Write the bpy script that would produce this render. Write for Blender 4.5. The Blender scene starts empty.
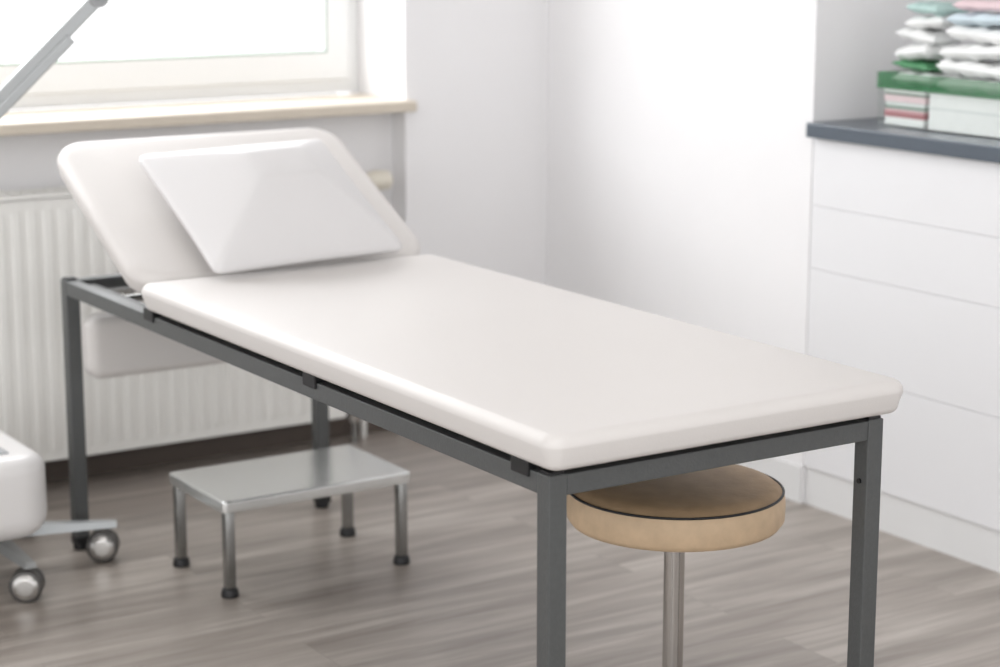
import bpy, bmesh, math, random
from mathutils import Vector, Matrix
random.seed(4)
sc=bpy.context.scene
COL=sc.collection
WP={}
# ---------------------------------------------------------------- materials
def lin(c):
    return tuple(((x/255)/12.92 if x/255<=.04045 else ((x/255+.055)/1.055)**2.4) for x in c)+(1,)
def mat(name,rgb,rough=.5,metal=0,var=.04,scale=8,bump=0,bscale=200,stretch=None,spec=.5,coat=0,alpha=1):
    m=bpy.data.materials.new(name); m.use_nodes=True
    nt=m.node_tree; N=nt.nodes; L=nt.links; b=N["Principled BSDF"]
    b.inputs["Roughness"].default_value=rough; b.inputs["Metallic"].default_value=metal
    b.inputs["Specular IOR Level"].default_value=spec
    b.inputs["Coat Weight"].default_value=coat; b.inputs["Alpha"].default_value=alpha
    tc=N.new("ShaderNodeTexCoord"); mp=N.new("ShaderNodeMapping")
    if stretch: mp.inputs["Scale"].default_value=stretch
    L.new(tc.outputs["Object"],mp.inputs["Vector"])
    n=N.new("ShaderNodeTexNoise"); n.inputs["Scale"].default_value=scale; n.inputs["Detail"].default_value=5
    L.new(mp.outputs[0],n.inputs["Vector"])
    mx=N.new("ShaderNodeMix"); mx.data_type='RGBA'
    c=lin(rgb)
    mx.inputs["A"].default_value=tuple(x*(1-var) for x in c[:3])+(1,)
    mx.inputs["B"].default_value=tuple(min(1,x*(1+var)) for x in c[:3])+(1,)
    L.new(n.outputs["Fac"],mx.inputs["Factor"]); L.new(mx.outputs["Result"],b.inputs["Base Color"])
    if bump:
        n2=N.new("ShaderNodeTexNoise"); n2.inputs["Scale"].default_value=bscale; n2.inputs["Detail"].default_value=3
        L.new(mp.outputs[0],n2.inputs["Vector"])
        bp=N.new("ShaderNodeBump"); bp.inputs["Strength"].default_value=bump; bp.inputs["Distance"].default_value=.002
        L.new(n2.outputs["Fac"],bp.inputs["Height"]); L.new(bp.outputs[0],b.inputs["Normal"])
    return m
M=dict(
 wall=mat("wall_paint",(242,241,242),.9,var=.012,bump=.15,bscale=150),
 ceil=mat("ceiling_paint",(247,247,247),.9,var=.01),
 frame=mat("hammered_grey_steel",(92,94,94),.42,.35,var=.12,scale=120,bump=.25,bscale=260),
 black=mat("black_plastic",(22,22,24),.45,var=.1),
 pad=mat("white_faux_leather",(214,210,207),.42,var=.012,scale=6,bump=.12,bscale=420),
 pillow=mat("white_pillow_vinyl",(217,215,215),.40,var=.012,scale=6,bump=.1,bscale=300),
 board=mat("dark_underboard",(48,50,52),.7),
 steel=mat("brushed_stainless",(230,232,231),.22,.8,var=.05,scale=30,stretch=(1,14,1),bump=.05,bscale=60),
 steelleg=mat("stainless_tube",(156,156,154),.25,.9,var=.06),
 chrome=mat("chrome",(182,178,174),.15,.97,var=.06,scale=20),
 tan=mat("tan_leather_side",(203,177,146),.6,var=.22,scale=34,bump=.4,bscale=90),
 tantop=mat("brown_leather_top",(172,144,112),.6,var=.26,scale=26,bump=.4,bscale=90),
 rad=mat("radiator_enamel",(244,243,239),.4,var=.01),
 cab=mat("white_laminate",(236,236,238),.45,var=.01),
 gap=mat("cabinet_carcass",(240,240,240),.7,var=.02),
 plinth=mat("plinth_white",(230,230,230),.6,var=.015),
 top=mat("slate_blue_worktop",(88,97,107),.3,var=.08,scale=60),
 sill=mat("beige_limestone",(213,203,188),.45,var=.06,scale=30,bump=.1,bscale=90),
 pvc=mat("white_pvc",(239,240,240),.35,var=.01),
 knob=mat("ivory_plastic",(226,220,206),.4,var=.01),
 skirt=mat("dark_taupe_skirting",(90,80,73),.6,var=.1,stretch=(1,8,8)),
 trol=mat("white_moulded_plastic",(228,226,225),.3,var=.01),
 greyp=mat("grey_plastic",(160,162,164),.4,var=.03),
 gasket=mat("grey_green_gasket",(160,180,168),.5,var=.03),
 wheel=mat("dark_castor_rubber",(90,88,86),.3,.5,var=.05),
 hub=mat("silver_castor_cap",(196,194,191),.25,.85,var=.04),
 alu=mat("grey_aluminium",(174,177,178),.35,.5,var=.04),
)
def floor_mat():
    m=bpy.data.materials.new("grey_oak_vinyl_planks"); m.use_nodes=True
    nt=m.node_tree;N=nt.nodes;L=nt.links;b=N["Principled BSDF"]
    tc=N.new("ShaderNodeTexCoord")
    br=N.new("ShaderNodeTexBrick"); br.offset=.37
    br.inputs["Scale"].default_value=1; br.inputs["Brick Width"].default_value=1.25; br.inputs["Row Height"].default_value=.16
    br.inputs["Mortar Size"].default_value=.0006; br.inputs["Bias"].default_value=0
    br.inputs["Color1"].default_value=(0,0,0,1); br.inputs["Color2"].default_value=(1,1,1,1); br.inputs["Mortar"].default_value=(.5,.5,.5,1)
    L.new(tc.outputs["Object"],br.inputs["Vector"])
    sep=N.new("ShaderNodeSeparateColor"); L.new(br.outputs["Color"],sep.inputs[0])
    mp=N.new("ShaderNodeMapping"); mp.inputs["Scale"].default_value=(1.0,12,1)
    L.new(tc.outputs["Object"],mp.inputs["Vector"])
    sh=N.new("ShaderNodeVectorMath"); sh.operation='MULTIPLY_ADD'
    cx=N.new("ShaderNodeCombineXYZ"); L.new(sep.outputs[0],cx.inputs[0]); L.new(sep.outputs[0],cx.inputs[2])
    L.new(cx.outputs[0],sh.inputs[0]); sh.inputs[1].default_value=(9,1,7); L.new(mp.outputs[0],sh.inputs[2])
    n1=N.new("ShaderNodeTexNoise"); n1.inputs["Scale"].default_value=1.5; n1.inputs["Detail"].default_value=7; n1.inputs["Roughness"].default_value=.6; n1.inputs["Distortion"].default_value=.4
    L.new(sh.outputs[0],n1.inputs["Vector"])
    cr=N.new("ShaderNodeValToRGB"); L.new(n1.outputs["Fac"],cr.inputs[0])
    e=cr.color_ramp.elements; e[0].position=.28; e[0].color=lin((124,115,107)); e[1].position=.72; e[1].color=lin((190,182,174))
    x=e.new(.5); x.color=lin((156,147,139))
    mx=N.new("ShaderNodeMix"); mx.data_type='RGBA'; mx.blend_type='MULTIPLY'
    mr=N.new("ShaderNodeMapRange"); mr.inputs[3].default_value=.93; mr.inputs[4].default_value=1.05; L.new(sep.outputs[0],mr.inputs[0])
    mx.inputs["Factor"].default_value=1; L.new(cr.outputs[0],mx.inputs["A"]); L.new(mr.outputs[0],mx.inputs["B"])
    m2=N.new("ShaderNodeMix"); m2.data_type='RGBA'; L.new(br.outputs["Fac"],m2.inputs["Factor"])
    L.new(mx.outputs["Result"],m2.inputs["A"]); m2.inputs["B"].default_value=lin((132,124,116))
    L.new(m2.outputs["Result"],b.inputs["Base Color"])
    b.inputs["Roughness"].default_value=.30; b.inputs["Specular IOR Level"].default_value=.55
    bp=N.new("ShaderNodeBump"); bp.inputs["Strength"].default_value=.12; bp.inputs["Distance"].default_value=.002
    L.new(n1.outputs["Fac"],bp.inputs["Height"]); L.new(bp.outputs[0],b.inputs["Normal"])
    return m
M["floor"]=floor_mat()
def glass_mat(name="window_glass",col=(1,1,1,1),k=.04):
    m=bpy.data.materials.new(name); m.use_nodes=True
    nt=m.node_tree;N=nt.nodes;L=nt.links
    for n in list(N):
        if n.type!='OUTPUT_MATERIAL': N.remove(n)
    out=[n for n in N if n.type=='OUTPUT_MATERIAL'][0]
    t=N.new("ShaderNodeBsdfTransparent"); t.inputs[0].default_value=col
    g=N.new("ShaderNodeBsdfGlossy"); g.inputs["Roughness"].default_value=.05
    mx=N.new("ShaderNodeMixShader"); mx.inputs[0].default_value=k
    L.new(t.outputs[0],mx.inputs[1]); L.new(g.outputs[0],mx.inputs[2]); L.new(mx.outputs[0],out.inputs[0])
    return m
M["glass"]=glass_mat()
M["clear"]=glass_mat("clear_plastic",(.98,.99,.985,1),.04)
# ---------------------------------------------------------------- helpers
def root(name,loc,label,cat,group=None):
    o=bpy.data.objects.new(name,None); o.location=loc; o.empty_display_size=.05
    COL.objects.link(o); o["label"]=label; o["category"]=cat
    if group: o["group"]=group
    WP[o.name]=Vector(loc); return o
def finish(name,bm,m,parent=None,smooth=True,kind=None,label=None,cat=None,angle=40):
    bmesh.ops.recalc_face_normals(bm,faces=bm.faces)
    vs=[v.co for v in bm.verts]
    lo=Vector([min(v[i] for v in vs) for i in range(3)]); hi=Vector([max(v[i] for v in vs) for i in range(3)])
    c=(lo+hi)/2
    if not parent: c.z=lo.z
    bmesh.ops.translate(bm,verts=bm.verts,vec=-c)
    me=bpy.data.meshes.new(name); bm.to_mesh(me); bm.free()
    for mm in (m if isinstance(m,list) else [m]): me.materials.append(mm)
    o=bpy.data.objects.new(name,me); COL.objects.link(o)
    if parent: o.parent=parent; o.location=c-WP[parent.name]
    else: o.location=c
    WP[o.name]=c
    if smooth:
        me.shade_smooth()
        try: me.set_sharp_from_angle(angle=math.radians(angle))
        except Exception: pass
    if kind: o["kind"]=kind
    if label: o["label"]=label
    if cat: o["category"]=cat
    return o
def addbox(bm,a,b,bev=0,seg=2,mx=None):
    r=bmesh.ops.create_cube(bm,size=1); vs=r["verts"]
    a=Vector(a);b=Vector(b)
    for v in vs: v.co=Vector([(a[i]+b[i])/2+v.co[i]*(b[i]-a[i]) for i in range(3)])
    if bev:
        es=list({e for v in vs for e in v.link_edges})
        r=bmesh.ops.bevel(bm,geom=es,offset=bev,segments=seg,profile=.5,affect='EDGES')
        vs=list({v for f in r["faces"] for v in f.verts}|{v for v in vs if v.is_valid})
    if mx is not None:
        for v in vs: v.co=mx@v.co
    return vs
def addcyl(bm,p,q,r,r2=None,seg=24,bev=0):
    p=Vector(p);q=Vector(q);d=q-p
    g=bmesh.ops.create_cone(bm,cap_ends=True,segments=seg,radius1=r,radius2=r if r2 is None else r2,depth=d.length)
    vs=g["verts"]
    if bev:
        es=[e for e in {e for v in vs for e in v.link_edges} if all(len(f.verts)==4 for f in e.link_faces)==False]
        rr=bmesh.ops.bevel(bm,geom=es,offset=bev,segments=3,profile=.5,affect='EDGES')
        vs=list({v for f in rr["faces"] for v in f.verts}|{v for v in vs if v.is_valid})
    mt=Matrix.Translation((p+q)/2)@d.to_track_quat('Z','Y').to_matrix().to_4x4()
    for v in vs: v.co=mt@v.co
    return vs
def box(name,a,b,m,parent=None,bev=.002,mx=None,**k):
    bm=bmesh.new(); addbox(bm,a,b,bev,mx=mx); return finish(name,bm,m,parent,**{**dict(angle=14),**k})
def boxes(name,lst,m,parent=None,bev=0,**k):
    bm=bmesh.new()
    for a,b in lst: addbox(bm,a,b,bev)
    return finish(name,bm,m,parent,**{**dict(angle=14),**k})
def cyl(name,p,q,r,m,parent=None,bev=0,seg=24,r2=None,**k):
    bm=bmesh.new(); addcyl(bm,p,q,r,r2,seg,bev); return finish(name,bm,m,parent,**k)
def lathe(name,prof,center,m,parent=None,seg=64,**k):
    bm=bmesh.new(); rings=[]
    for r,z in prof:
        rings.append([bm.verts.new((center[0]+r*math.cos(2*math.pi*i/seg),center[1]+r*math.sin(2*math.pi*i/seg),z)) for i in range(seg)])
    for a,b in zip(rings,rings[1:]):
        for i in range(seg): bm.faces.new((a[i],a[(i+1)%seg],b[(i+1)%seg],b[i]))
    bm.faces.new(rings[0]); bm.faces.new(rings[-1])
    return finish(name,bm,m,parent,**k)
def rrect(x0,x1,y0,y1,r,n=10):
    out=[]
    for cx,cy,a0 in ((x1-r,y1-r,0),(x0+r,y1-r,90),(x0+r,y0+r,180),(x1-r,y0+r,270)):
        for i in range(n+1):
            a=math.radians(a0+90*i/n); out.append((cx+r*math.cos(a),cy+r*math.sin(a)))
    return out
def slab(name,x0,x1,y0,y1,z0,z1,rc,rt,rb,m,parent=None,mx=None,crown=.0,flare=0,inner=(.02,.06,.10),**k):
    bm=bmesh.new(); rings=[]
    prof=[]
    prof.append((rb+flare+inner[0],z0))
    for i in range(7):
        a=math.pi/2*i/6; prof.append((flare+rb*(1-math.sin(a)),z0+rb*(1-math.cos(a))))
    for i in range(9):
        a=math.pi/2*i/8; prof.append((rt*(1-math.cos(a)),z1-rt+rt*math.sin(a)))
    prof.append((rt+inner[0],z1+crown*.4)); prof.append((rt+inner[1],z1+crown*.8)); prof.append((rt+inner[2],z1+crown))
    for ins,z in prof:
        ps=rrect(x0+ins,x1-ins,y0+ins,y1-ins,max(rc-ins,.004))
        rings.append([bm.verts.new((p[0],p[1],z)) for p in ps])
    n=len(rings[0])
    for a,b in zip(rings,rings[1:]):
        for i in range(n): bm.faces.new((a[i],a[(i+1)%n],b[(i+1)%n],b[i]))
    bm.faces.new(rings[0]); bm.faces.new(rings[-1])
    if mx is not None:
        for v in bm.verts: v.co=mx@v.co
    return finish(name,bm,m,parent,angle=60,**k)
def tube(name,pts,r,m,parent=None,**k):
    cu=bpy.data.curves.new(name,'CURVE'); cu.dimensions='3D'; cu.bevel_depth=r; cu.bevel_resolution=4; cu.use_fill_caps=True
    sp=cu.splines.new('POLY'); sp.points.add(len(pts)-1)
    for i,p in enumerate(pts): sp.points[i].co=(*p,1)
    t=bpy.data.objects.new("t",cu); COL.objects.link(t)
    dg=bpy.context.evaluated_depsgraph_get(); me=bpy.data.meshes.new_from_object(t.evaluated_get(dg))
    bm=bmesh.new(); bm.from_mesh(me); bpy.data.objects.remove(t); bpy.data.curves.remove(cu); bpy.data.meshes.remove(me)
    return finish(name,bm,m,parent,**k)
S="structure"
# ---------------------------------------------------------------- room
WY=4.63; WX=3.125; NX=2.68; NB=4.70; GY=4.88
box("floor",(-3,-1.5,-.05),(3.9,5.0,0),M["floor"],bev=0,kind=S)
box("ceiling",(-3,-1.5,2.6),(3.9,5.0,2.7),M["ceil"],bev=0,kind=S)
for a,b in [((NX,WY,0),(3.9,5.0,2.6)),((-3,WY,0),(.3,5.0,2.6)),((.3,NB,0),(NX,4.97,.862)),((.3,WY,2.25),(NX,5.0,2.6))]:
    box("wall_far",a,b,M["wall"],bev=0,kind=S)
for a,b in [((WX,3.55,0),(3.9,WY,2.6)),((3.74,-1.5,0),(3.9,3.55,2.6)),((WX,-1.5,2.15),(3.74,3.55,2.6))]:
    box("wall_right",a,b,M["wall"],bev=0,kind=S)
box("trim_1",(.32,4.588,.864),(NX+.012,GY,.892),M["sill"],bev=.004,kind=S)
box("baseboard_far",(NX+.0,WY-.012,0),(WX-.004,WY,.05),M["skirt"],bev=.002,kind=S)
box("baseboard_niche",(.3,NB-.012,0),(NX,NB,.05),M["skirt"],bev=.002,kind=S)
box("baseboard_right",(WX-.004,3.55,0),(WX,WY,.09),M["plinth"],bev=.001,kind=S)
z0=.895
w=root("window_1",(1.49,GY,z0),"","window"); del w["label"]; del w["category"]; w["kind"]=S
def framebox(name,x0,x1,zz0,zz1,t,y0,y1,parent,m,b=.004):
    bm=bmesh.new()
    def ring(y,i): return [bm.verts.new(p) for p in ((x0+i,y,zz0+i),(x1-i,y,zz0+i),(x1-i,y,zz1-i),(x0+i,y,zz1-i))]
    rs=[ring(y1,0),ring(y0+b,0),ring(y0,b),ring(y0,t-b),ring(y0+b,t),ring(y1,t)]
    for p,q in zip(rs,rs[1:]+rs[:1]):
        for i in range(4): bm.faces.new((p[i],p[(i+1)%4],q[(i+1)%4],q[i]))
    return finish(name,bm,m,parent,angle=25)
framebox("window_frame",.3,NX,z0,2.25,.05,GY,GY+.06,w,M["pvc"])
framebox("window_sash",.34,NX-.030,z0+.035,2.21,.079,GY-.012,GY+.03,w,M["pvc"])
box("window_pane",(.41,GY+.004,z0+.109),(NX-.104,GY+.010,2.14),M["glass"],w,bev=0,smooth=False)
framebox("window_gasket",.410,NX-.099,z0+.109,2.140,.006,GY-.013,GY+.003,w,M["gasket"],b=.001)
# ---------------------------------------------------------------- radiator
R=root("radiator",(1.6,4.61,.07),"white enamelled panel radiator with vertical ribs under the stone sill","radiator")
rx0,rx1,ry,rz0,rz1=.75,2.46,4.575,.085,.715
bm=bmesh.new(); pts=[(rx0,0)]; p=.0385; x=rx0+.03; depth=.006
while x+p<rx1-.03:
    pts+=[(x,0),(x+.006,-depth),(x+.021,-depth),(x+.027,0)]; x+=p
pts+=[(rx1,0)]
za,zb=rz0+.03,rz1-.035
levels=[(rz0,0),(za-.008,0),(za+.006,1),(zb-.006,1),(zb+.008,0),(rz1,0)]
rows=[[bm.verts.new((px,ry+(dy*f),z)) for px,dy in pts] for z,f in levels]
for a,b in zip(rows,rows[1:]):
    for i in range(len(pts)-1): bm.faces.new((a[i],a[i+1],b[i+1],b[i]))
r=bmesh.ops.extrude_face_region(bm,geom=list(bm.faces))
for v in [g for g in r["geom"] if isinstance(g,bmesh.types.BMVert)]: v.co.y=ry+.012
finish("front_panel",bm,M["rad"],R,angle=25)
box("back_panel",(rx0,4.655,rz0),(rx1,4.667,rz1),M["rad"],R)
boxes("top_grille",[((rx0,ry,rz1-.002),(rx1,ry+.012,rz1+.012)),((rx0,4.655,rz1-.002),(rx1,4.667,rz1+.012))]+[((rx0+i*.03,ry+.010,rz1),(rx0+i*.03+.012,4.657,rz1+.008)) for i in range(57)],M["rad"],R)
box("side_cover",(rx1,ry-.002,rz0+.01),(rx1+.004,4.668,rz1+.012),M["rad"],R)
VZ=.690
bm=bmesh.new(); addcyl(bm,(2.464,4.62,VZ),(2.525,4.62,VZ),.012); addcyl(bm,(2.515,4.62,VZ),(2.55,4.62,VZ),.019)
finish("valve_body",bm,M["chrome"],R,label="metal valve body")
bm=bmesh.new(); addcyl(bm,(2.548,4.61,VZ),(2.575,4.61,VZ),.020,.028,bev=.003); addcyl(bm,(2.573,4.61,VZ),(2.618,4.61,VZ),.028,.024,bev=.006)
finish("thermostat_knob",bm,M["knob"],R,label="ivory thermostat knob")
tube("heating_pipe",[(2.475,4.62,.12),(2.51,4.62,.12),(2.51,4.62,0)],.010,M["steelleg"],R)
tube("heating_pipe",[(2.53,4.62,VZ),(2.54,4.65,.65),(2.56,4.66,.60),(2.56,4.66,0)],.008,M["rad"],R)
bm=bmesh.new(); addcyl(bm,(2.464,4.62,.12),(2.50,4.62,.12),.018); addcyl(bm,(2.49,4.63,.12),(2.49,4.575,.12),.015); addcyl(bm,(2.51,4.62,.06),(2.51,4.62,.105),.019)
finish("lockshield_valve",bm,M["chrome"],R)
for x in (1.1,2.2):
    for zz in (.25,.55): box("wall_bracket",(x,4.667,zz),(x+.03,4.699,zz+.03),M["rad"],R,bev=0)
# ---------------------------------------------------------------- examination table
X0,X1,Y0,Y1,HT=1.548,2.175,2.285,4.154,.60
T=root("examination_table",((X0+X1)/2,(Y0+Y1)/2,0),"white padded examination table with raised headrest on grey steel frame","examination table")
s=.031
for x in (X0,X1-s):
    for y in (Y0,Y1-s):
        box("leg",(x,y,.022),(x+s,y+s,HT),M["frame"],T,bev=.002)
        bm=bmesh.new(); addbox(bm,(x-.001,y-.001,.012),(x+s+.001,y+s+.001,.03),.002); addcyl(bm,(x+s/2,y+s/2,0),(x+s/2,y+s/2,.014),.017,bev=.003)
        finish("foot_cap",bm,M["black"],T,label="black plastic foot cap")
        box("top_cap",(x+.003,y+.003,HT-.002),(x+s-.003,y+s-.003,HT+.004),M["black"],T,bev=.001)
rz=HT-.032
for x in (X0+.001,X1-s+.001):
    box("side_rail",(x,Y0+s,rz),(x+s-.002,Y1-s,HT-.001),M["frame"],T,bev=.002)
for y in (Y0+.001,Y1-s+.001):
    box("end_rail",(X0+s,y,rz),(X1-s,y+s-.002,HT-.001),M["frame"],T,bev=.002)
for y in (2.98,3.64):
    box("cross_bar",(X0+s,y,HT-.03),(X1-s,y+.03,HT-.004),M["frame"],T,bev=.002)
for y in (2.335,2.98,3.655):
    for sx in (0,1):
        xa=X0-.003 if not sx else X1-s-.002
        box("rail_bracket",(xa,y,HT-.012),(xa+s+.006,y+.045,HT+.012),M["black"],T,bev=.002,label="black rail bracket")
box("underboard",(X0+.012,Y0+.02,HT+.006),(X1-.012,3.66,HT+.018),M["board"],T,bev=.002)
cyl("screw",(X1-s-.003,Y0+.016,.5),(X1-s+.002,Y0+.016,.5),.004,M["black"],T)
slab("mattress",X0-.030,X1+.010,Y0-.048,3.665,HT+.016,HT+.069,.030,.019,.014,M["pad"],T,crown=.001,flare=.007)
hinge=Vector((0,3.685,HT+.02)); ang=math.radians(27.8)
HM=Matrix.Translation(hinge)@Matrix.Rotation(ang,4,'X')
slab("headrest",X0-.028,X1+.010,0,.506,.0,.056,.070,.026,.014,M["pad"],T,mx=HM,crown=.002,flare=.006)
box("headrest_board",(X0+.012,.02,-.01),(X1-.012,.45,.0),M["board"],T,mx=HM)
for x in (X0+.085,X1-.105): box("headrest_bar",(x,.0,-.03),(x+.02,.42,-.01),M["frame"],T,mx=HM)
box("headrest_bar",(X0+.105,.3,-.03),(X1-.105,.32,-.01),M["frame"],T,mx=HM)
for x in (X0+.15,X1-.15):
    cyl("support_strut",HM@Vector((x,.24,-.02)),(x,3.96,HT-.02),.007,M["steelleg"],T,seg=12)
cyl("strut_rod",(X0+s,3.96,HT-.02),(X1-s,3.96,HT-.02),.008,M["steelleg"],T,seg=12)
for xa in (X0+.034,X1-.05): box("ratchet_plate",(xa,3.76,HT-.028),(xa+.016,4.08,HT-.004),M["black"],T)
slab("lower_pad",1.568,2.12,.392,.530,-4.10,-4.045,.030,.022,.015,M["pad"],T,mx=Matrix.Rotation(math.radians(90),4,'X'),inner=(.008,.014,.02),label="white padded panel hung under the head end")
for x in (1.66,2.0): box("pad_hanger",(x,4.068,.52),(x+.02,4.078,HT-.02),M["steelleg"],T,bev=0)
box("hanger_bar",(X0+s+.001,4.06,HT-.028),(X1-s-.001,4.086,HT-.018),M["steelleg"],T,bev=0)
# ---------------------------------------------------------------- pillow
def pillow():
    bm=bmesh.new(); n=48; hx,hy=.218,.196
    O=Vector((1.860,3.602,HT+.077)); a=math.radians(30)
    MM=Matrix.Translation(O)@Matrix.Rotation(a,4,'X')@Matrix.Translation((0,hy,.010))@Matrix.Rotation(math.radians(2.2),4,'Z')
    def P_(u,v,side):
        x=u*hx*(1-.015*(1-v*v)); y=v*hy*(1-.015*(1-u*u))
        e=min((1-abs(u))*hx/hy,1-abs(v)) 
        roof=min(1,e/.78)
        roof=.78*roof+.22*(1-(1-roof)**2)
        e2=(1-abs(u)**2)*(1-abs(v)**2)
        f=.85*roof+.15*e2
        z=(.006+.104*f) if side>0 else -(.003+.008*min(1,e*6))
        k=max(0,abs(u)+abs(v)-1.93)*.5
        return Vector((x*(1-k),y*(1-k),z))
    g={}
    for side in (1,-1):
        for i in range(n+1):
            for j in range(n+1):
                g[side,i,j]=bm.verts.new(P_(-1+2*i/n,-1+2*j/n,side))
        for i in range(n):
            for j in range(n):
                bm.faces.new([g[side,i,j],g[side,i+1,j],g[side,i+1,j+1],g[side,i,j+1]])
    loop=[(i,0) for i in range(n)]+[(n,j) for j in range(n)]+[(i,n) for i in range(n,0,-1)]+[(0,j) for j in range(n,0,-1)]
    for k in range(len(loop)):
        a_=loop[k];b_=loop[(k+1)%len(loop)]
        bm.faces.new([g[1,a_[0],a_[1]],g[1,b_[0],b_[1]],g[-1,b_[0],b_[1]],g[-1,a_[0],a_[1]]])
    for _ in range(2): bmesh.ops.smooth_vert(bm,verts=bm.verts,factor=.4,use_axis_x=True,use_axis_y=True,use_axis_z=True)
    for v in bm.verts: v.co=MM@v.co
    return finish("pillow",bm,M["pillow"],None,angle=75,label="puffy white vinyl pillow leaning on the raised headrest",cat="pillow")
pillow()
# ---------------------------------------------------------------- step stool
K=root("step_stool",(1.893,3.785,0),"low stainless steel step stool with black rubber feet","step stool")
sx0,sx1,sy0,sy1,sh=1.682,2.120,3.650,3.925,.205
slab("step_plate",sx0,sx1,sy0,sy1,sh-.024,sh,.010,.004,.001,M["steel"],K)
for x in (sx0+.006,sx1-.028):
    for y in (sy0+.006,sy1-.028):
        box("leg",(x,y,.016),(x+.022,y+.022,sh-.02),M["steelleg"],K,bev=.004,angle=35)
        cyl("rubber_foot",(x+.011,y+.011,0),(x+.011,y+.011,.018),.019,M["black"],K,bev=.003,r2=.016,label="black rubber foot")
# ---------------------------------------------------------------- castor base
def castor(parent,c,heading,r=.03):
    d=Vector((math.cos(heading),math.sin(heading),0)); n=Vector((-d.y,d.x,0)); c=Vector(c)
    for sgn in (-1,1):
        cyl("castor_wheel",c+n*sgn*.004+Vector((0,0,r)),c+n*sgn*.024+Vector((0,0,r)),r,M["wheel"],parent,bev=.005,seg=32)
        cyl("castor_hub",c+n*sgn*.0235+Vector((0,0,r)),c+n*sgn*.029+Vector((0,0,r)),r*.80,M["hub"],parent,seg=32,r2=r*.5,bev=.002,label="silver castor hub")
    bm=bmesh.new(); addcyl(bm,c-n*.0235+Vector((0,0,r)),c+n*.0235+Vector((0,0,r)),.006,seg=12); addcyl(bm,c+Vector((0,0,r)),c+Vector((0,0,r*2+.018)),.0055)
    finish("castor_stem",bm,M["chrome"],parent)
def star(parent,c,R_,a0,m,z=.075,cr=.03,n=5):
    for i in range(n):
        a=a0+2*math.pi*i/n
        d=Vector((math.cos(a),math.sin(a),0)); c0=Vector((c[0],c[1],0)); nn=Vector((-d.y,d.x,0))
        bm=bmesh.new()
        secs=[(.02,.022,z-.005,z+.03),(R_*.5,.018,z-.003,z+.018),(R_+.03,.013,z,z+.012)]
        rows=[]
        for t,wd,za,zb in secs:
            p=c0+d*t; rows.append([bm.verts.new(p+nn*wd+Vector((0,0,za))),bm.verts.new(p-nn*wd+Vector((0,0,za))),bm.verts.new(p-nn*wd*.7+Vector((0,0,zb))),bm.verts.new(p+nn*wd*.7+Vector((0,0,zb)))])
        for p_,q_ in zip(rows,rows[1:]):
            for k in range(4): bm.faces.new((p_[k],p_[(k+1)%4],q_[(k+1)%4],q_[k]))
        bm.faces.new(rows[0]); bm.faces.new(rows[-1])
        finish("base_arm",bm,m,parent)
        castor(parent,c0+d*R_,-.15 if i%2 else -.5,cr)
    cyl("base_hub",(c[0],c[1],z-.01),(c[0],c[1],z+.05),.035,m,parent,bev=.006)
# ---------------------------------------------------------------- round stool
sc_=(2.035,2.627)
Q=root("round_stool",(sc_[0],sc_[1],0),"round tan leather stool with black piping on chrome column","stool")
r=.183; zt=.439; zb=.367
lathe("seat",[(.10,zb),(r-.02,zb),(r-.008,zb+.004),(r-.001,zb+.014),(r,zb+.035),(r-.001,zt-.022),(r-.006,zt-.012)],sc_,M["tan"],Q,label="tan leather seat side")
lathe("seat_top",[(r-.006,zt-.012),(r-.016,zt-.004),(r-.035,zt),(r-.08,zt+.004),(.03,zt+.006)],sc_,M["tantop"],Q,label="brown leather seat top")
bm=bmesh.new(); seg=96
rows=[]; pr=.0022
for i in range(seg):
    a=2*math.pi*i/seg; rows.append([bm.verts.new((sc_[0]+(r-.004+pr*math.cos(b))*math.cos(a),sc_[1]+(r-.004+pr*math.cos(b))*math.sin(a),zt-.012+pr*math.sin(b))) for b in [2*math.pi*k/8 for k in range(8)]])
for i in range(seg):
    for k in range(8): bm.faces.new((rows[i][k],rows[(i+1)%seg][k],rows[(i+1)%seg][(k+1)%8],rows[i][(k+1)%8]))
finish("piping",bm,M["black"],Q,label="black piping")
cyl("seat_plate",(sc_[0],sc_[1],zb-.008),(sc_[0],sc_[1],zb+.002),.09,M["black"],Q)
cyl("column",(sc_[0],sc_[1],.05),(sc_[0],sc_[1],zb-.006),.0175,M["chrome"],Q,seg=48,label="chrome column")
star(Q,sc_,.135,math.radians(53-36),M["chrome"],z=.030,cr=.0125)
# ---------------------------------------------------------------- trolley
tc_=(1.345,4.108); TT=.302
U=root("equipment_trolley",(tc_[0],tc_[1],0),"white moulded trolley body on grey five-arm castor base","trolley")
star(U,tc_,.24,math.atan2(-.076,.228),M["alu"],z=.075,cr=.034)
slab("trolley_body",.93,1.403,3.84,4.17,.128,TT,.07,.035,.05,M["trol"],U)
box("trolley_tray",(.98,3.9,TT-.002),(1.33,4.06,TT+.004),M["greyp"],U,bev=.002)
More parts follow.
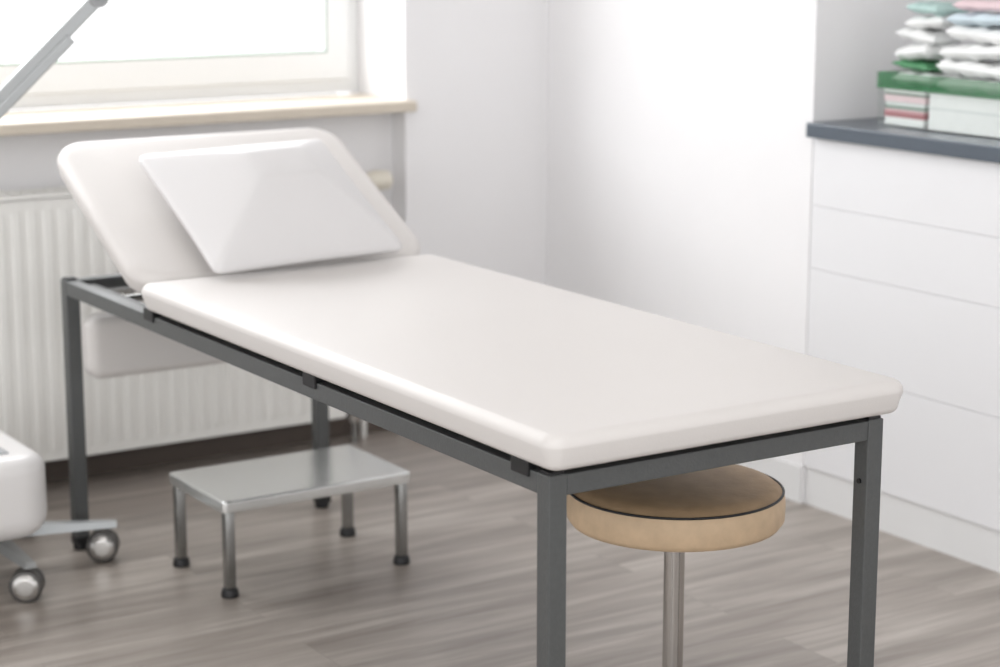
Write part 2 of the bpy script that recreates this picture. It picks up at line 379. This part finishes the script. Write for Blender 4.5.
# ---------------------------------------------------------------- lamp arm
A=root("magnifier_lamp",(1.1,4.11,TT+.004),"grey jointed arm of a magnifier lamp standing on the trolley","lamp")
e1=Vector((1.106,4.11,.715)); e2=Vector((1.595,4.0,1.201)); e3=Vector((1.35,3.93,1.62))
cyl("lamp_foot",(1.1,4.09,TT+.004),(1.1,4.09,TT+.024),.03,M["alu"],A,bev=.004)
cyl("lamp_pole",(1.1,4.09,TT+.02),(1.106,4.11,.71),.011,M["alu"],A)
def arm(p,q):
    d=(q-p); L_=d.length; d.normalize(); side=Vector((.12,1,0)); nrm=d.cross(side).normalized(); side=nrm.cross(d)
    mt=Matrix.Translation(p)@Matrix((d,side,nrm)).transposed().to_4x4()
    box("lamp_arm",(.0,-.010,-.017),(L_,.010,.012),M["alu"],A,bev=.004,mx=mt)
    box("spring_cover",(L_*.25,-.014,-.030),(L_*.86,.014,-.008),M["alu"],A,bev=.004,mx=mt)
arm(e1,e2); arm(e2,e3)
for p in (e1,e2,e3):
    bm=bmesh.new(); addcyl(bm,p-Vector((0,.014,0)),p+Vector((0,.014,0)),.022,bev=.003); addcyl(bm,p-Vector((0,.022,0)),p+Vector((0,.022,0)),.008)
    finish("arm_joint",bm,M["greyp"],A)
c=e3+Vector((.12,-.02,.02))
cyl("lamp_head",c-Vector((0,0,.02)),c+Vector((0,0,.02)),.11,M["trol"],A,bev=.01,seg=40)
# ---------------------------------------------------------------- cabinets
def cabinet(ya,yb):
    c=root("drawer_cabinet",((3.43),(ya+yb)/2,0),"white handleless drawer cabinet with flat fronts under slate worktop","cabinet","white base cabinets")
    box("body",(3.131,ya+.001,.09),(3.72,yb-.001,.868),M["gap"],c,bev=0)
    box("plinth",(3.134,ya,0),(3.70,yb,.0895),M["plinth"],c,bev=0)
    for a,b in ((.0935,.3337),(.335,.5647),(.566,.7107),(.712,.8672)):
        box("drawer",(3.127,ya+.001,a),(3.131,yb-.0005,b),M["cab"],c,bev=0)
    return c
cabinet(2.65,3.549); cabinet(1.75,2.65)
box("worktop",(3.103,1.7,.868),(3.735,3.549,.902),M["top"],bev=.003,label="slate blue-grey worktop running over the white cabinets",cat="worktop")
# ---------------------------------------------------------------- stacked packages
def pk(name,rgb,alpha=1): return mat(name,rgb,.5,var=.06,scale=30,alpha=alpha)
C={k:pk("carton_"+k,v) for k,v in dict(white=(240,241,240),green=(84,146,102),dkgreen=(112,136,120),pink=(206,158,162),teal=(184,212,207),grey=(222,225,224),blue=(208,224,232),rose=(232,208,212),red=(168,104,110)).items()}
C["rim"]=pk("translucent_green_plastic",(44,128,74),.42)
PG="packages stacked on the worktop"
def carton(a,b,mm,stripe,lab,rot=0,tilt=0):
    cx=Vector(((a[0]+b[0])/2,(a[1]+b[1])/2,a[2]))
    rt=root("carton",cx,lab,"box",PG)
    RM=Matrix.Translation(cx)@Matrix.Rotation(rot,4,'Z')@Matrix.Rotation(tilt,4,'X')@Matrix.Translation(-cx)
    box("carton_body",a,b,C[mm],rt,bev=.0015,mx=RM)
    if stripe:
        h=b[2]-a[2]; z1,z2,col=stripe
        box("printed_band",(a[0]-.0006,a[1]-.0006,a[2]+h*z1),(b[0]+.0006,b[1]+.0006,a[2]+h*z2),C[col],rt,bev=0,mx=RM,label=col.replace("dk","dark ")+" printed band")
ZT=.902
TR=root("storage_tray",(3.28,3.19,ZT),"clear plastic storage tray with green rim full of packages","storage tray")
tx0,tx1,ty0,ty1=3.19,3.37,2.93,3.412
def walls4(x0,x1,y0,y1,za,zb,t):
    bm=bmesh.new()
    def rg(i,z): return [bm.verts.new(p) for p in ((x0+i,y0+i,z),(x1-i,y0+i,z),(x1-i,y1-i,z),(x0+i,y1-i,z))]
    rs=[rg(0,za),rg(0,zb),rg(t,zb),rg(t,za)]
    for p,q in zip(rs,rs[1:]+rs[:1]):
        for i in range(4): bm.faces.new((p[i],p[(i+1)%4],q[(i+1)%4],q[i]))
    return bm
box("tray_base",(tx0,ty0,ZT),(tx1,ty1,ZT+.003),M["clear"],TR,bev=0)
finish("tray_wall",walls4(tx0,tx1,ty0,ty1,ZT+.003,ZT+.084,.002),M["clear"],TR,angle=14)
finish("tray_rim",walls4(tx0-.0015,tx1+.0015,ty0-.0015,ty1+.0015,ZT+.084,ZT+.120,.003),C["rim"],TR,angle=14,label="translucent green tray rim")
z=ZT+.0032
for mm,h,st in (("white",.018,(.1,.4,"grey")),("pink",.017,(.2,.6,"red")),("grey",.017,(.2,.5,"dkgreen")),("rose",.015,None),("dkgreen",.016,(.3,.8,"white"))):
    o=random.uniform(-.003,.003)
    carton((3.202,3.275,z),(3.34,3.400+o,z+h),mm,st,"thin flat %s pack stacked in the clear tray"%mm.replace("dk","dark "),random.uniform(-.015,.015)); z+=h+.0002
carton((3.203,3.02,ZT+.0032),(3.35,3.262,ZT+.083),"white",(.55,.62,"grey"),"white carton standing in the clear tray",.01)
cols={"white":"white","teal":"pale teal","blue":"pale blue","rose":"pale pink","green":"green","grey":"pale grey"}
def packet(c,sx,sy,sz,rot,tilt,k,seed,amp=1):
    rn=random.Random(seed); ph=[rn.uniform(0,6) for _ in range(4)]
    bm=bmesh.new(); nx,ny=18,30; g={}
    for sd in (1,-1):
        for i in range(nx+1):
            for j in range(ny+1):
                u=-1+2*i/nx; v=-1+2*j/ny
                e=min(1,min((1-abs(u))*sx,(1-abs(v))*sy)/.016)
                wv=amp*(.16*math.sin(5*u+ph[0])*math.cos(6*v+ph[1])+.12*math.sin(11*v+3*u+ph[2]))
                g[sd,i,j]=bm.verts.new((u*sx*(1+.03*math.sin(4*v+ph[3])),v*sy*(1+.03*math.sin(5*u+ph[0])),sd*(sz*.15+sz*.85*math.sin(e*math.pi/2)*(.82+wv))))
        for i in range(nx):
            for j in range(ny): bm.faces.new([g[sd,i,j],g[sd,i+1,j],g[sd,i+1,j+1],g[sd,i,j+1]])
    loop=[(i,0) for i in range(nx)]+[(nx,j) for j in range(ny)]+[(i,ny) for i in range(nx,0,-1)]+[(0,j) for j in range(ny,0,-1)]
    for q in range(len(loop)):
        a=loop[q];b=loop[(q+1)%len(loop)]; bm.faces.new([g[1,a[0],a[1]],g[1,b[0],b[1]],g[-1,b[0],b[1]],g[-1,a[0],a[1]]])
    MM=Matrix.Translation(c)@Matrix.Rotation(rot,4,'Z')@Matrix.Rotation(tilt,4,'X')
    for v in bm.verts: v.co=MM@v.co
    o=finish("soft_package",bm,C[k],None,label="crumpled %s wrapped packet piled in the green-rimmed tray"%cols[k],cat="package",angle=80); o["group"]=PG
# (thickness, width, colour, tilt): packs next to the wall side, then the wider column
far=[(.034,.125,"white",.0),(.022,.115,"green",.06),(.036,.115,"white",-.12),(.030,.11,"white",.14),(.030,.11,"white",-.08),(.026,.10,"teal",.06)]
near=[(.034,.20,"white",0),(.036,.20,"white",.04),(.034,.19,"white",-.05),(.036,.20,"white",.05),(.028,.19,"blue",-.02),(.026,.19,"rose",0)]
zz=ZT+.0885; yl=3.404
for i,(t,wd_,k,tl) in enumerate(far):
    packet((3.270+random.uniform(-.010,.004) if i>1 else 3.272,yl-wd_/2,zz+t/2),.052,wd_/2*.95,t/2*.95,random.uniform(-.16,.16) if i>1 else 0,tl,k,i,1.2); zz+=t+.0015; yl-=(0 if i==0 else random.uniform(.006,.018))
zz=ZT+.0845; yr=3.268
for i,(t,wd_,k,tl) in enumerate(near):
    packet((3.272+random.uniform(-.008,.004),yr-wd_/2,zz+t/2),.056,wd_/2*.95,t/2*.95,random.uniform(-.05,.05),tl,k,50+i,1.2); zz+=t+.0015; yr-=random.uniform(.006,.016)
# ---------------------------------------------------------------- lights
wd=bpy.data.worlds.new("daylight"); sc.world=wd; wd.use_nodes=True
wd.node_tree.nodes["Background"].inputs[0].default_value=(.985,.99,1,1)
wd.node_tree.nodes["Background"].inputs[1].default_value=1.62
def area(name,loc,target,sx,sy,e,col=(1,1,1)):
    l=bpy.data.lights.new(name,'AREA'); l.shape='RECTANGLE'; l.size=sx; l.size_y=sy; l.energy=e; l.color=col
    o=bpy.data.objects.new(name,l); COL.objects.link(o); o.location=loc
    o.rotation_euler=(Vector(target)-Vector(loc)).to_track_quat('-Z','Y').to_euler()
area("window_daylight",(1.4,5.35,1.9),(1.6,3.2,.6),2.4,1.4,70,(.98,.99,1))
area("side_fill_light",(-1.9,-.4,1.6),(2.3,4.9,.9),3.0,1.8,32,(.99,.995,1))  # added soft fill from behind the camera to brighten the walls, not a window
area("overhead_fill_light",(1.3,1.6,2.55),(1.5,1.9,0),1.2,1.2,12,(1,.985,.97))  # added overhead fill for the room, no ceiling fixture behind it
# ---------------------------------------------------------------- camera
cd=bpy.data.cameras.new("camera"); cam=bpy.data.objects.new("camera",cd); COL.objects.link(cam)
cam.location=(0,0,1.3701); cam.rotation_euler=(math.pi/2-.2025,0,-.5707)
cd.sensor_width=36; cd.lens=2054.78/1000*36
cd.dof.use_dof=True; cd.dof.focus_distance=3.2; cd.dof.aperture_fstop=3.2
sc.camera=cam
try: sc.view_settings.view_transform='Standard'
except Exception: pass
